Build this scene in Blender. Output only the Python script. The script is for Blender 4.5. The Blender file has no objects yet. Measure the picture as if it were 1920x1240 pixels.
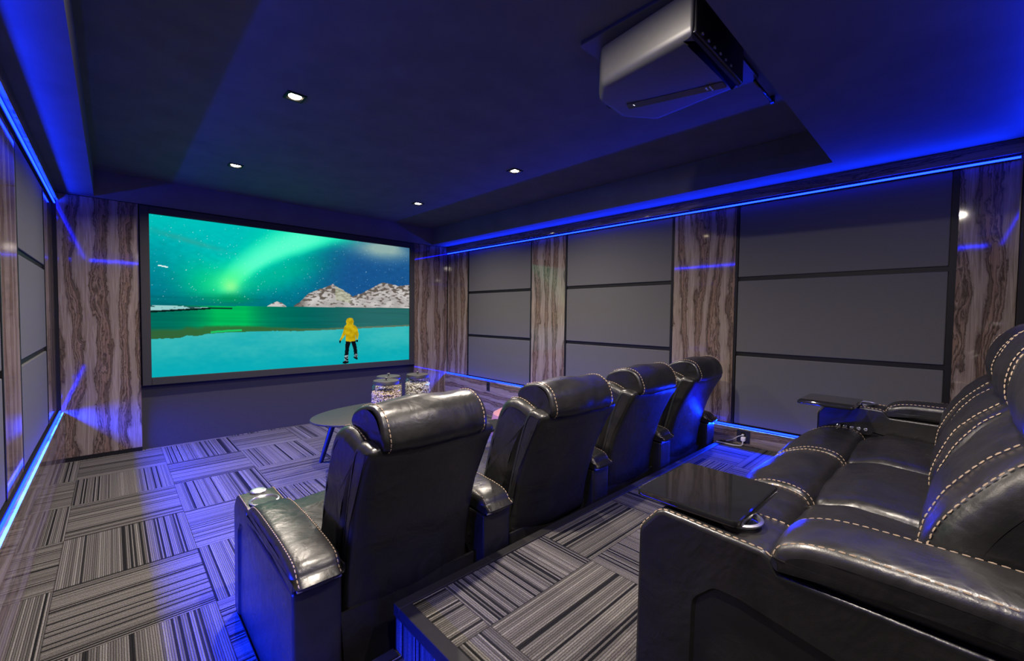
import bpy, bmesh, math, random
from mathutils import Vector, Matrix, noise as mnoise
from mathutils.kdtree import KDTree

SC = bpy.context.scene
COL = SC.collection
PI = math.pi
rnd = random.Random(7)

# ------------------------------------------------------------------ helpers
class MB:
    """collects geometry in scene coordinates, then links it as one mesh object"""
    def __init__(s):
        s.v, s.f, s.m, s.sm = [], [], [], []

    def add(s, verts, faces, mat=0, smooth=True):
        o = len(s.v)
        s.v += [tuple(p) for p in verts]
        for f in faces:
            s.f.append(tuple(i + o for i in f)); s.m.append(mat); s.sm.append(smooth)

    def box(s, x0, x1, y0, y1, z0, z1, mat=0, bev=0.0, seg=2):
        if bev <= 0:
            v = [(x, y, z) for x in (x0, x1) for y in (y0, y1) for z in (z0, z1)]
            s.add(v, [(0, 1, 3, 2), (4, 6, 7, 5), (0, 4, 5, 1), (2, 3, 7, 6), (0, 2, 6, 4), (1, 5, 7, 3)], mat, False)
            return
        bm = bmesh.new()
        bmesh.ops.create_cube(bm, size=1)
        for p in bm.verts:
            p.co = Vector(((x0 + x1) / 2 + p.co.x * (x1 - x0), (y0 + y1) / 2 + p.co.y * (y1 - y0), (z0 + z1) / 2 + p.co.z * (z1 - z0)))
        bmesh.ops.bevel(bm, geom=list(bm.edges), offset=bev, segments=seg, profile=0.5, affect='EDGES')
        bm.normal_update()
        bm.verts.ensure_lookup_table()
        o = len(s.v)
        s.v += [tuple(p.co) for p in bm.verts]
        for f in bm.faces:
            s.f.append(tuple(o + q.index for q in f.verts)); s.m.append(mat)
            s.sm.append(max(abs(t) for t in f.normal) < .999)
        bm.free()

    def prism(s, poly, axis, a, b, mat=0, smooth=False):
        """polygon of 2D points extruded along an axis ('x': (y,z), 'y': (x,z), 'z': (x,y))"""
        def P(p, t):
            return {'x': (t, p[0], p[1]), 'y': (p[0], t, p[1]), 'z': (p[0], p[1], t)}[axis]
        n = len(poly)
        s.add([P(p, a) for p in poly] + [P(p, b) for p in poly],
              [(i, (i + 1) % n, n + (i + 1) % n, n + i) for i in range(n)], mat, smooth)
        s.add([P(p, a) for p in poly], [tuple(range(n))[::-1]], mat, False)
        s.add([P(p, b) for p in poly], [tuple(range(n))], mat, False)

    def lathe(s, prof, c, n=32, mat=0, ex=1.0, ey=1.0):
        rings = len(prof)
        v = []
        for r, z in prof:
            for k in range(n):
                a = 2 * PI * k / n
                v.append((c[0] + ex * r * math.cos(a), c[1] + ey * r * math.sin(a), c[2] + z))
        f = []
        for i in range(rings - 1):
            for k in range(n):
                f.append((i * n + k, i * n + (k + 1) % n, (i + 1) * n + (k + 1) % n, (i + 1) * n + k))
        if prof[0][0] > 1e-5: f.append(tuple(range(n))[::-1])
        if prof[-1][0] > 1e-5: f.append(tuple((rings - 1) * n + k for k in range(n)))
        s.add(v, f, mat, True)

    def tube(s, path, r, n=8, mat=0):
        path = [Vector(p) for p in path]
        rr = r if isinstance(r, (list, tuple)) else [r] * len(path)
        v, f = [], []
        up = Vector((0, 0, 1))
        for i, p in enumerate(path):
            t = (path[min(i + 1, len(path) - 1)] - path[max(i - 1, 0)]).normalized()
            a = t.cross(up)
            if a.length < 1e-3: a = t.cross(Vector((1, 0, 0)))
            a.normalize(); b = t.cross(a)
            for k in range(n):
                an = 2 * PI * k / n
                v.append(p + rr[i] * (math.cos(an) * a + math.sin(an) * b))
        for i in range(len(path) - 1):
            for k in range(n):
                f.append((i * n + k, i * n + (k + 1) % n, (i + 1) * n + (k + 1) % n, (i + 1) * n + k))
        f.append(tuple(range(n))[::-1]); f.append(tuple((len(path) - 1) * n + k for k in range(n)))
        s.add(v, f, mat, True)

    def stitches(s, path, mat=1, length=0.010, gap=0.005, w=0.0014):
        """dashes of thread laid along a polyline"""
        path = [Vector(p) for p in path]
        seg = [(path[i + 1] - path[i]).length for i in range(len(path) - 1)]
        tot = sum(seg)
        def at(d):
            for i, l in enumerate(seg):
                if d <= l or i == len(seg) - 1:
                    return path[i].lerp(path[i + 1], min(1, d / max(l, 1e-9)))
                d -= l
        d = gap
        while d + length < tot:
            a, b = at(d), at(d + length)
            t = (b - a)
            if t.length > 1e-5:
                t.normalize()
                u = t.cross(Vector((0.3, 0.5, 0.81))).normalized(); q = t.cross(u)
                vv = []
                for e, k in ((a, .6), ((a + b) / 2, 1.0), (b, .6)):
                    for x, y in ((1, 1), (-1, 1), (-1, -1), (1, -1)):
                        vv.append(e + u * x * w * k + q * y * w * k)
                ff = [(3, 2, 1, 0), (8, 9, 10, 11)]
                for r in (0, 4):
                    for k in range(4):
                        ff.append((r + k, r + (k + 1) % 4, r + 4 + (k + 1) % 4, r + 4 + k))
                s.add(vv, ff, mat, True)
            d += length + gap

    def build(s, name, mats, parent=None, angle=38, wrinkle=None, tags=None):
        base = parent
        off = Vector((0, 0, 0))
        p = parent
        while p is not None:
            off += p.location; p = p.parent
        vs = [Vector(q) for q in s.v]
        me = bpy.data.meshes.new(name)
        me.from_pydata([q - off for q in vs], [], s.f)
        for m in (mats if isinstance(mats, (list, tuple)) else [mats]):
            me.materials.append(m)
        me.polygons.foreach_set('material_index', s.m)
        me.polygons.foreach_set('use_smooth', s.sm)
        me.update()
        bm = bmesh.new(); bm.from_mesh(me)
        if wrinkle:
            amp, fr = wrinkle
            bm.normal_update()
            thread = set()
            for f_ in bm.faces:
                if f_.material_index == 1: thread.update(q.index for q in f_.verts)
            body = [q for q in bm.verts if q.index not in thread]
            kd = KDTree(max(1, len(body)))
            moves = []
            for i_, q in enumerate(body):
                kd.insert(q.co, i_)
                w = q.co + off
                d = mnoise.noise(w * fr) * amp + mnoise.noise(w * fr * 2.7 + Vector((5, 1, 9))) * amp * .45
                moves.append((q.normal * d, q.normal.copy()))
            kd.balance()
            for q in bm.verts:                      # the thread follows the leather it is sewn into
                if q.index in thread:
                    mv, nn = moves[kd.find(q.co)[1]]
                    q.co += mv + nn * .0008
            for q, (mv, nn) in zip(body, moves): q.co += mv
        bmesh.ops.recalc_face_normals(bm, faces=bm.faces)
        bm.to_mesh(me); bm.free()
        if any(s.sm):
            me.set_sharp_from_angle(angle=math.radians(angle))
        me.polygons.foreach_set('use_smooth', s.sm)
        o = bpy.data.objects.new(name, me)
        COL.objects.link(o)
        if parent: o.parent = parent
        if tags: tag(o, *tags)
        return o


def tag(o, label=None, cat=None, group=None, kind=None):
    if label: o['label'] = label
    if cat: o['category'] = cat
    if group: o['group'] = group
    if kind: o['kind'] = kind
    return o

def thing(name, loc, label, cat, group=None):
    o = bpy.data.objects.new(name, None)
    o.empty_display_size = 0.1
    COL.objects.link(o); o.location = loc
    return tag(o, label, cat, group)

def struct(name, mb, mat, label=None):
    o = mb.build(name, mat); o['kind'] = 'structure'
    if label: o['label'] = label
    return o

def copy_tree(o, parent=None):
    c = o.copy(); COL.objects.link(c); c.parent = parent
    for ch in list(o.children): copy_tree(ch, c)
    return c

def fillet(pts, r=0.02, n=5):
    """polygon with rounded corners; a point may carry its own radius as third value"""
    out = []
    m = len(pts)
    for i in range(m):
        p = Vector(pts[i][:2]); a = Vector(pts[i - 1][:2]); b = Vector(pts[(i + 1) % m][:2])
        rad = pts[i][2] if len(pts[i]) > 2 else r
        da, db = (a - p), (b - p)
        la, lb = da.length, db.length
        da.normalize(); db.normalize()
        cosv = max(-1, min(1, da.dot(db)))
        half = math.acos(cosv) / 2
        t = min(rad / max(math.tan(half), 1e-4), la * .49, lb * .49)
        if t < 1e-4:
            out.append(tuple(p)); continue
        p0, p1 = p + da * t, p + db * t
        for k in range(n + 1):
            u = k / n
            q = p0 * (1 - u) ** 2 + p * 2 * u * (1 - u) + p1 * u * u
            out.append(tuple(q))
    return out

def smooth_closed(pts, n=6):
    """Catmull-Rom through the points of a closed profile"""
    out = []
    m = len(pts)
    P = [Vector(p) for p in pts]
    for i in range(m):
        a, b, c, d = P[i - 1], P[i], P[(i + 1) % m], P[(i + 2) % m]
        for k in range(n):
            t = k / n
            out.append(tuple(0.5 * ((2 * b) + (c - a) * t + (2 * a - 5 * b + 4 * c - d) * t * t + (3 * b - a - 3 * c + d) * t ** 3)))
    return out

def resample(pts, d):
    out = []
    m = len(pts)
    for i in range(m):
        a, b = Vector(pts[i]), Vector(pts[(i + 1) % m])
        k = max(1, int(round((b - a).length / d)))
        for j in range(k): out.append(tuple(a.lerp(b, j / k)))
    return out

def poly_offset(pts, d):
    """outward for d > 0"""
    m = len(pts)
    area = sum(pts[i][0] * pts[(i + 1) % m][1] - pts[(i + 1) % m][0] * pts[i][1] for i in range(m))
    s = 1 if area > 0 else -1
    out = []
    for i in range(m):
        a, b = Vector(pts[i - 1]), Vector(pts[(i + 1) % m])
        t = (b - a)
        if t.length < 1e-9: out.append(pts[i]); continue
        t.normalize()
        out.append((pts[i][0] + t.y * s * d, pts[i][1] - t.x * s * d))
    return out

def loft(mb, prof, x0, x1, r=0.02, bulge=0.0, nx=10, nr=4, mat=0, stitch=None, taper=None, recess=None, stitch_span=None, smat=1, both=True):
    """side profile (y,z) swept from x0 to x1 with rounded ends; optional stitched seams and recessed end panel"""
    xc, hw = (x0 + x1) / 2, (x1 - x0) / 2
    st = []                                   # (x, inset)
    for k in range(nr + 1):
        a = k / nr * PI / 2
        st.append((x0 + r * (1 - math.cos(a)), r * (1 - math.sin(a))))
    for k in range(1, nx):
        st.append((x0 + r + (x1 - x0 - 2 * r) * k / nx, 0))
    for k in range(nr, -1, -1):
        a = k / nr * PI / 2
        st.append((x1 - r * (1 - math.cos(a)), r * (1 - math.sin(a))))
    rings = []
    n = len(prof)
    for x, ins in st:
        u = (x - xc) / hw
        d = -ins + bulge * (1 - u * u)
        pr = poly_offset(prof, d) if abs(d) > 1e-7 else prof
        ring = []
        for (y, z) in pr:
            xx = x
            if taper: xx = xc + (x - xc) * taper(y, z)
            ring.append((xx, y, z))
        rings.append(ring)
    v = [p for rg in rings for p in rg]
    f = []
    for i in range(len(rings) - 1):
        for k in range(n):
            f.append((i * n + k, i * n + (k + 1) % n, (i + 1) * n + (k + 1) % n, (i + 1) * n + k))
    mb.add(v, f, mat, True)
    for e, ring, sgn in ((0, rings[0], 1), (1, rings[-1], -1)):
        if recess and (recess[2] == 'both' or recess[2] == e):
            x = st[0][0] if e == 0 else st[-1][0]
            p1 = recess[0]
            zb = min(q[1] for q in p1)
            p2 = [(a_, b_ if o_[1] > zb + .012 else o_[1]) for (a_, b_), o_ in zip(poly_offset(p1, -0.006), p1)]
            A = ring; B = [(x, y, z) for y, z in p1]; C = [(x + sgn * recess[1], y, z) for y, z in p2]
            vv = A + B + C; ff = []
            for o in (0, n):
                for k in range(n): ff.append((o + k, o + (k + 1) % n, o + n + (k + 1) % n, o + n + k))
            mb.add(vv[:2 * n], ff[:n], mat, False); mb.add(vv[n:], [tuple(q - n for q in f) for f in ff[n:]], mat, True)
            mb.add(C, [tuple(range(n))], mat, False)
        else:
            cy = sum(p[1] for p in ring) / n; cz = sum(p[2] for p in ring) / n; cx = sum(p[0] for p in ring) / n
            mb.add(list(ring) + [(cx, cy, cz)], [(k, (k + 1) % n, n) for k in range(n)], mat, True)
    if stitch is not None:
        for si in (stitch if isinstance(stitch, (list, tuple)) else [stitch]):
            for sgn in ((1, -1) if both else (1,)):
                x = (x0 + si) if sgn > 0 else (x1 - si)
                u = (x - xc) / hw
                ins = 0
                if si < r:
                    ins = r - math.sqrt(max(0, r * r - (r - si) ** 2))
                pr = poly_offset(prof, 0.0012 - ins + bulge * (1 - u * u))
                path = []
                for (y, z) in pr:
                    ok = True if stitch_span is None else stitch_span(y, z)
                    path.append(((xc + (x - xc) * (taper(y, z) if taper else 1), y, z), ok))
                # split into runs
                k0 = next((i for i in range(n) if not path[i][1]), 0)
                run = []
                for i in range(n + 1):
                    p, ok = path[(k0 + i) % n]
                    if ok: run.append(p)
                    elif len(run) > 1: mb.stitches(run, smat); run = []
                    else: run = []
                if len(run) > 1: mb.stitches(run, smat)


# ------------------------------------------------------------------ materials
def new_mat(name):
    m = bpy.data.materials.new(name); m.use_nodes = True
    nt = m.node_tree
    return m, nt, nt.nodes['Principled BSDF']

def N(nt, typ, **kw):
    n = nt.nodes.new(typ)
    for k, v in kw.items():
        if k.startswith('i_'):
            n.inputs[k[2:].replace('_', ' ')].default_value = v
        else: setattr(n, k, v)
    return n

def L(nt, a, b): nt.links.new(a, b)

def math_node(nt, op, a, b=None, c=None):
    n = nt.nodes.new('ShaderNodeMath'); n.operation = op
    for i, x in enumerate((a, b, c)):
        if x is None: continue
        if isinstance(x, (int, float)): n.inputs[i].default_value = x
        else: nt.links.new(x, n.inputs[i])
    return n.outputs[0]

def ramp(nt, fac, stops, interp='LINEAR'):
    r = nt.nodes.new('ShaderNodeValToRGB'); r.color_ramp.interpolation = interp
    e = r.color_ramp.elements
    while len(e) < len(stops): e.new(0.5)
    for i, (p, c) in enumerate(stops):
        e[i].position = p; e[i].color = (*c, 1) if len(c) == 3 else c
    nt.links.new(fac, r.inputs[0])
    return r.outputs[0]

def simple(name, col, rough=0.5, metal=0.0, spec=0.5, noise_amt=0.12, noise_scale=40, bump=0.0, coat=0.0):
    m, nt, b = new_mat(name)
    b.inputs['Roughness'].default_value = rough
    b.inputs['Metallic'].default_value = metal
    b.inputs['Specular IOR Level'].default_value = spec
    b.inputs['Coat Weight'].default_value = coat
    b.inputs['Coat Roughness'].default_value = 0.03
    g = N(nt, 'ShaderNodeNewGeometry')
    n = N(nt, 'ShaderNodeTexNoise', i_Scale=noise_scale, i_Detail=4.0)
    L(nt, g.outputs['Position'], n.inputs['Vector'])
    lo = tuple(c * (1 - noise_amt) for c in col); hi = tuple(c * (1 + noise_amt) for c in col)
    L(nt, ramp(nt, n.outputs[0], [(0.3, lo), (0.7, hi)]), b.inputs['Base Color'])
    if bump:
        bp = N(nt, 'ShaderNodeBump', i_Strength=bump, i_Distance=0.002)
        L(nt, n.outputs[0], bp.inputs['Height']); L(nt, bp.outputs[0], b.inputs['Normal'])
    return m

def emissive(name, col, strength):
    m = bpy.data.materials.new(name); m.use_nodes = True
    nt = m.node_tree; nt.nodes.clear()
    o = nt.nodes.new('ShaderNodeOutputMaterial'); e = nt.nodes.new('ShaderNodeEmission')
    e.inputs[0].default_value = (*col, 1); e.inputs[1].default_value = strength
    nt.links.new(e.outputs[0], o.inputs[0])
    return m

def leather_mat():
    m, nt, b = new_mat('black_leather')
    g = N(nt, 'ShaderNodeNewGeometry')
    big = N(nt, 'ShaderNodeTexNoise', i_Scale=6.5, i_Detail=3.0, i_Roughness=0.55, i_Distortion=1.1)
    L(nt, g.outputs['Position'], big.inputs['Vector'])
    cr = N(nt, 'ShaderNodeTexNoise', i_Scale=16.0, i_Detail=3.0, i_Distortion=2.0)
    L(nt, g.outputs['Position'], cr.inputs['Vector'])
    fine = N(nt, 'ShaderNodeTexVoronoi', i_Scale=420.0)
    L(nt, g.outputs['Position'], fine.inputs['Vector'])
    L(nt, ramp(nt, big.outputs[0], [(0.3, (.0075, .0072, .0074)), (0.7, (.0125, .012, .012))]), b.inputs['Base Color'])
    rr = ramp(nt, cr.outputs[0], [(0.3, (.27, .27, .27)), (0.7, (.38, .38, .38))])
    L(nt, rr, b.inputs['Roughness'])
    b.inputs['Specular IOR Level'].default_value = 0.42
    b1 = N(nt, 'ShaderNodeBump', i_Strength=0.26, i_Distance=0.016)
    L(nt, big.outputs[0], b1.inputs['Height'])
    b2 = N(nt, 'ShaderNodeBump', i_Strength=0.12, i_Distance=0.006)
    L(nt, cr.outputs[0], b2.inputs['Height']); L(nt, b1.outputs[0], b2.inputs['Normal'])
    b3 = N(nt, 'ShaderNodeBump', i_Strength=0.10, i_Distance=0.0008)
    L(nt, fine.outputs['Distance'], b3.inputs['Height']); L(nt, b2.outputs[0], b3.inputs['Normal'])
    L(nt, b3.outputs[0], b.inputs['Normal'])
    return m

def wood_mat(name, across, along, scale=2.2, stretch=0.20, seed=0.0, rough=0.05):
    """glossy zebrano-like laminate; across/along are axis indices"""
    m, nt, b = new_mat(name)
    g = N(nt, 'ShaderNodeNewGeometry')
    sp = N(nt, 'ShaderNodeSeparateXYZ'); L(nt, g.outputs['Position'], sp.inputs[0])
    A, T = sp.outputs[across], sp.outputs[along]
    def nz(sa, st, off, detail=2.0, dist=0.0, rough_=0.5):
        cv = N(nt, 'ShaderNodeCombineXYZ')
        L(nt, math_node(nt, 'MULTIPLY', A, sa), cv.inputs[0]); L(nt, math_node(nt, 'MULTIPLY', T, st), cv.inputs[1])
        cv.inputs[2].default_value = off
        t = N(nt, 'ShaderNodeTexNoise', i_Scale=1.0, i_Detail=detail, i_Distortion=dist, i_Roughness=rough_)
        L(nt, cv.outputs[0], t.inputs['Vector']); return t.outputs[0]
    sway = math_node(nt, 'MULTIPLY', math_node(nt, 'SUBTRACT', nz(scale * 1.5, 1.1, seed, 3.0), .5), 1.9)
    jag = math_node(nt, 'MULTIPLY', math_node(nt, 'SUBTRACT', nz(scale * 8, 7.0, seed + 4, 5.0, .8, .65), .5), .42)
    per = math_node(nt, 'ADD', math_node(nt, 'ADD', math_node(nt, 'MULTIPLY', A, scale * 2.1), sway), jag)
    cyc = math_node(nt, 'FRACT', math_node(nt, 'ADD', per, seed * .37))
    n2 = nz(120.0, 3.0, seed + 9, 3.0, .8)
    n3 = nz(30.0, 1.0, seed + 13, 4.0, 1.0)
    LT, LT2, DK, DD = (.178, .147, .125), (.132, .105, .088), (.082, .061, .048), (.036, .027, .021)
    c1 = ramp(nt, cyc, [(0.0, DK), (0.03, LT2), (0.14, LT), (0.42, LT), (0.50, LT2), (0.515, DD), (0.545, DK), (0.60, (.15, .107, .085)), (0.635, DD), (0.66, DK), (0.72, (.17, .125, .10)), (0.755, DD), (0.78, (.13, .09, .07)), (0.86, (.145, .10, .078)), (0.89, DD), (0.91, DK), (0.955, DK), (0.975, DD), (1.0, DK)])
    f2 = ramp(nt, n2, [(0.30, (.66, .64, .62)), (0.50, (1, 1, 1)), (0.72, (.84, .82, .80))])
    f3 = ramp(nt, n3, [(0.30, (.50, .46, .43)), (0.42, (.95, .95, .95)), (0.50, (.72, .69, .67)), (0.56, (1.1, 1.1, 1.1)), (0.64, (.62, .59, .57)), (0.74, (1.0, 1.0, 1.0))])
    cur = c1
    for k_ in (f2, f3):
        mx = N(nt, 'ShaderNodeMix', data_type='RGBA', blend_type='MULTIPLY'); mx.inputs['Factor'].default_value = 0.85
        L(nt, cur, mx.inputs['A']); L(nt, k_, mx.inputs['B']); cur = mx.outputs['Result']
    L(nt, cur, b.inputs['Base Color'])
    b.inputs['Roughness'].default_value = rough
    b.inputs['Specular IOR Level'].default_value = 0.5
    # faint waviness of the gloss film
    wv = N(nt, 'ShaderNodeTexNoise', i_Scale=3.0, i_Detail=1.0)
    L(nt, g.outputs['Position'], wv.inputs['Vector'])
    bp = N(nt, 'ShaderNodeBump', i_Strength=0.012, i_Distance=0.01)
    L(nt, wv.outputs[0], bp.inputs['Height']); L(nt, bp.outputs[0], b.inputs['Normal'])
    return m

def carpet_mat(name, x0, y0, tx=0.518, ty=0.565):
    """carpet tiles laid checkerboard-wise, ribs turning 90 degrees from tile to tile"""
    m, nt, b = new_mat(name)
    g = N(nt, 'ShaderNodeNewGeometry')
    sp = N(nt, 'ShaderNodeSeparateXYZ'); L(nt, g.outputs['Position'], sp.inputs[0])
    U = math_node(nt, 'DIVIDE', math_node(nt, 'SUBTRACT', sp.outputs[0], x0), tx)
    V = math_node(nt, 'DIVIDE', math_node(nt, 'SUBTRACT', y0, sp.outputs[1]), ty)
    I, J = math_node(nt, 'FLOOR', U), math_node(nt, 'FLOOR', V)
    fu, fv = math_node(nt, 'FRACT', U), math_node(nt, 'FRACT', V)
    par = math_node(nt, 'ABSOLUTE', math_node(nt, 'MODULO', math_node(nt, 'ADD', I, J), 2.0))   # 1: ribs run along y
    acr = math_node(nt, 'ADD', math_node(nt, 'MULTIPLY', fu, par), math_node(nt, 'MULTIPLY', fv, math_node(nt, 'SUBTRACT', 1.0, par)))
    alo = math_node(nt, 'ADD', math_node(nt, 'MULTIPLY', fv, par), math_node(nt, 'MULTIPLY', fu, math_node(nt, 'SUBTRACT', 1.0, par)))
    # wobble
    wn = N(nt, 'ShaderNodeTexNoise', i_Scale=60.0, i_Detail=2.0); L(nt, g.outputs['Position'], wn.inputs['Vector'])
    wob = math_node(nt, 'MULTIPLY', math_node(nt, 'SUBTRACT', wn.outputs[0], 0.5), 0.16)
    ribs = math_node(nt, 'ADD', math_node(nt, 'MULTIPLY', acr, 70.0), wob)
    rib = math_node(nt, 'FLOOR', ribs); rf = math_node(nt, 'FRACT', ribs)
    cv = N(nt, 'ShaderNodeCombineXYZ')
    L(nt, rib, cv.inputs[0])
    L(nt, math_node(nt, 'ADD', math_node(nt, 'MULTIPLY', I, 7.31), math_node(nt, 'MULTIPLY', J, 3.77)), cv.inputs[1])
    wh = N(nt, 'ShaderNodeTexWhiteNoise'); wh.noise_dimensions = '3D'; L(nt, cv.outputs[0], wh.inputs['Vector'])
    # broad variation across a tile
    cv2 = N(nt, 'ShaderNodeCombineXYZ')
    L(nt, math_node(nt, 'MULTIPLY', acr, 9.0), cv2.inputs[0])
    L(nt, math_node(nt, 'ADD', math_node(nt, 'MULTIPLY', I, 17.3), math_node(nt, 'MULTIPLY', J, 5.1)), cv2.inputs[1])
    bn = N(nt, 'ShaderNodeTexNoise', i_Scale=1.0, i_Detail=1.0); L(nt, cv2.outputs[0], bn.inputs['Vector'])
    mixv = math_node(nt, 'ADD', math_node(nt, 'MULTIPLY', wh.outputs['Value'], 0.86), math_node(nt, 'MULTIPLY', bn.outputs[0], 0.14))
    col = ramp(nt, mixv, [(0.13, (.006, .006, .006)), (0.19, (.011, .0105, .010)), (0.215, (.047, .044, .040)), (0.40, (.070, .066, .060)), (0.60, (.100, .095, .086)), (0.74, (.080, .073, .068)), (0.92, (.128, .121, .110))])
    # dark groove between ribs, yarn speckle, tile seams
    gro = ramp(nt, rf, [(0.0, (.30, .30, .30)), (0.16, (.62, .62, .62)), (0.34, (1, 1, 1)), (0.80, (1, 1, 1)), (1.0, (.30, .30, .30))])
    yn = N(nt, 'ShaderNodeTexNoise', i_Scale=260.0, i_Detail=2.0); L(nt, g.outputs['Position'], yn.inputs['Vector'])
    yc = ramp(nt, yn.outputs[0], [(0.30, (.55, .55, .55)), (0.68, (1.28, 1.27, 1.25))])
    ed = math_node(nt, 'MINIMUM', math_node(nt, 'MINIMUM', fu, math_node(nt, 'SUBTRACT', 1.0, fu)), math_node(nt, 'MINIMUM', fv, math_node(nt, 'SUBTRACT', 1.0, fv)))
    sc = ramp(nt, ed, [(0.0, (.35, .35, .35)), (0.006, (1, 1, 1))])
    cur = col
    for k in (gro, yc, sc):
        mx = N(nt, 'ShaderNodeMix', data_type='RGBA', blend_type='MULTIPLY'); mx.inputs['Factor'].default_value = 1.0
        L(nt, cur, mx.inputs['A']); L(nt, k, mx.inputs['B']); cur = mx.outputs['Result']
    L(nt, cur, b.inputs['Base Color'])
    b.inputs['Roughness'].default_value = 1.0
    b.inputs['Specular IOR Level'].default_value = 0.1
    hgt = math_node(nt, 'ADD', math_node(nt, 'SINE', math_node(nt, 'MULTIPLY', rf, PI)), math_node(nt, 'MULTIPLY', yn.outputs[0], 0.8))
    bp = N(nt, 'ShaderNodeBump', i_Strength=0.55, i_Distance=0.004)
    L(nt, hgt, bp.inputs['Height']); L(nt, bp.outputs[0], b.inputs['Normal'])
    return m

def fabric_mat(name, col):
    m, nt, b = new_mat(name)
    g = N(nt, 'ShaderNodeNewGeometry')
    n = N(nt, 'ShaderNodeTexNoise', i_Scale=420.0, i_Detail=2.0); L(nt, g.outputs['Position'], n.inputs['Vector'])
    L(nt, ramp(nt, n.outputs[0], [(0.3, tuple(c * .78 for c in col)), (0.7, tuple(c * 1.22 for c in col))]), b.inputs['Base Color'])
    b.inputs['Roughness'].default_value = 0.95
    b.inputs['Specular IOR Level'].default_value = 0.2
    bp = N(nt, 'ShaderNodeBump', i_Strength=0.2, i_Distance=0.001)
    L(nt, n.outputs[0], bp.inputs['Height']); L(nt, bp.outputs[0], b.inputs['Normal'])
    return m

def glass_mat():
    """thin clear glass: sees through and lets light through, mirror at the rims"""
    m = bpy.data.materials.new('clear_jar_glass'); m.use_nodes = True
    nt = m.node_tree; nt.nodes.clear()
    o = nt.nodes.new('ShaderNodeOutputMaterial'); mx = nt.nodes.new('ShaderNodeMixShader')
    lw = nt.nodes.new('ShaderNodeLayerWeight'); lw.inputs[0].default_value = 0.5
    fr = math_node(nt, 'ADD', math_node(nt, 'MULTIPLY', math_node(nt, 'POWER', lw.outputs['Facing'], 4.0), 0.55), 0.035)
    tr = nt.nodes.new('ShaderNodeBsdfTransparent'); tr.inputs[0].default_value = (.96, .98, .985, 1)
    gl = nt.nodes.new('ShaderNodeBsdfGlossy'); gl.inputs['Roughness'].default_value = 0.03
    L(nt, fr, mx.inputs[0]); L(nt, tr.outputs[0], mx.inputs[1]); L(nt, gl.outputs[0], mx.inputs[2]); L(nt, mx.outputs[0], o.inputs[0])
    return m

LEATHER = leather_mat()
STITCH = simple('tan_thread', (.27, .20, .135), 0.7)
STITCH_D = simple('dark_thread', (.09, .075, .06), 0.7)
GLOSSB = simple('black_lacquer', (.006, .006, .0065), 0.04, spec=0.6, coat=1.0)
PLASTIC = simple('black_plastic', (.012, .012, .013), 0.28)
CHROME = simple('chrome', (.78, .79, .82), 0.32, metal=1.0, noise_amt=.03)
STEEL = simple('brushed_steel', (.62, .62, .66), 0.30, metal=1.0, noise_amt=.08)
W_RIGHT = wood_mat('zebrano_upright', 1, 2, scale=3.4, stretch=0.17, seed=3.1)
W_FRONT = wood_mat('zebrano_upright_front', 0, 2, scale=3.0, stretch=0.18, seed=8.4)
W_HOR = wood_mat('zebrano_lengthwise', 2, 1, scale=4.2, stretch=0.16, seed=1.3)
CARPET = carpet_mat('ribbed_carpet_tiles', 0.115, -0.011)
CARPET_R = carpet_mat('ribbed_carpet_tiles_riser', 0.115 + 0.518 * 2 - 0.518 * 2, -4.046 + 0.565 * 8)
F_PANEL = fabric_mat('charcoal_acoustic_fabric', (.060, .060, .0615))
F_SCREENWALL = fabric_mat('black_screen_wall_fabric', (.022, .021, .025))
CEIL = simple('charcoal_ceiling_paint', (.090, .088, .086), 0.75, spec=0.12, noise_amt=.10, noise_scale=5)
DARKWALL = simple('black_wall_paint', (.012, .012, .013), 0.6)
TABLE_LEG = simple('black_table_leg', (.008, .008, .009), 0.4)
BLACKTRIM = simple('black_trim_metal', (.006, .006, .0065), 0.5, spec=0.12)
TRIMEDGE = simple('dark_rubber_edging', (.010, .0095, .009), 0.55, spec=0.2)
LEDG = emissive('blue_led_glow', (0.05, 0.27, 42.0), 1.0)
LAMP = emissive('warm_led_lens', (1.0, 0.80, 0.52), 30.0)
TABLE = simple('matte_black_table_top', (.014, .0135, .013), 0.5)
GLASS = glass_mat()
POP_D = simple('popcorn_shade_gaps', (.10, .065, .035), 0.9)
POP = simple('popcorn', (.52, .40, .25), 0.85, noise_amt=.45, noise_scale=90)
POP_W = simple('popcorn_pale', (.50, .455, .40), 0.85, noise_amt=.35, noise_scale=90)
LID = simple('black_tin_lid', (.022, .021, .020), 0.5)
PINK = fabric_mat('pink_velvet', (.25, .12, .115))
PROJ = simple('matte_black_projector_shell', (.048, .048, .046), 0.42, noise_amt=.05)
PROJ_D = simple('black_projector_panel', (.006, .006, .007), 0.25)
WHITE = simple('white_cable_plastic', (.62, .60, .58), 0.45)
GREYCAB = simple('grey_cable_jacket', (.34, .33, .34), 0.5)

# ------------------------------------------------------------------ dimensions
W = 3.80               # panel faces: x = -0.014 (left) and 3.80 (right)
XL = -0.014
ZL_TOP, ZL_BOT = 2.112, 0.4305
Z_SOFF, Z_CEIL = 2.21, 2.43
Y_REAR = -5.34
Z_RISER, Y_RISER, X_RISER = 0.30, -3.765, 0.985
Z_STEP = 0.15

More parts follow.
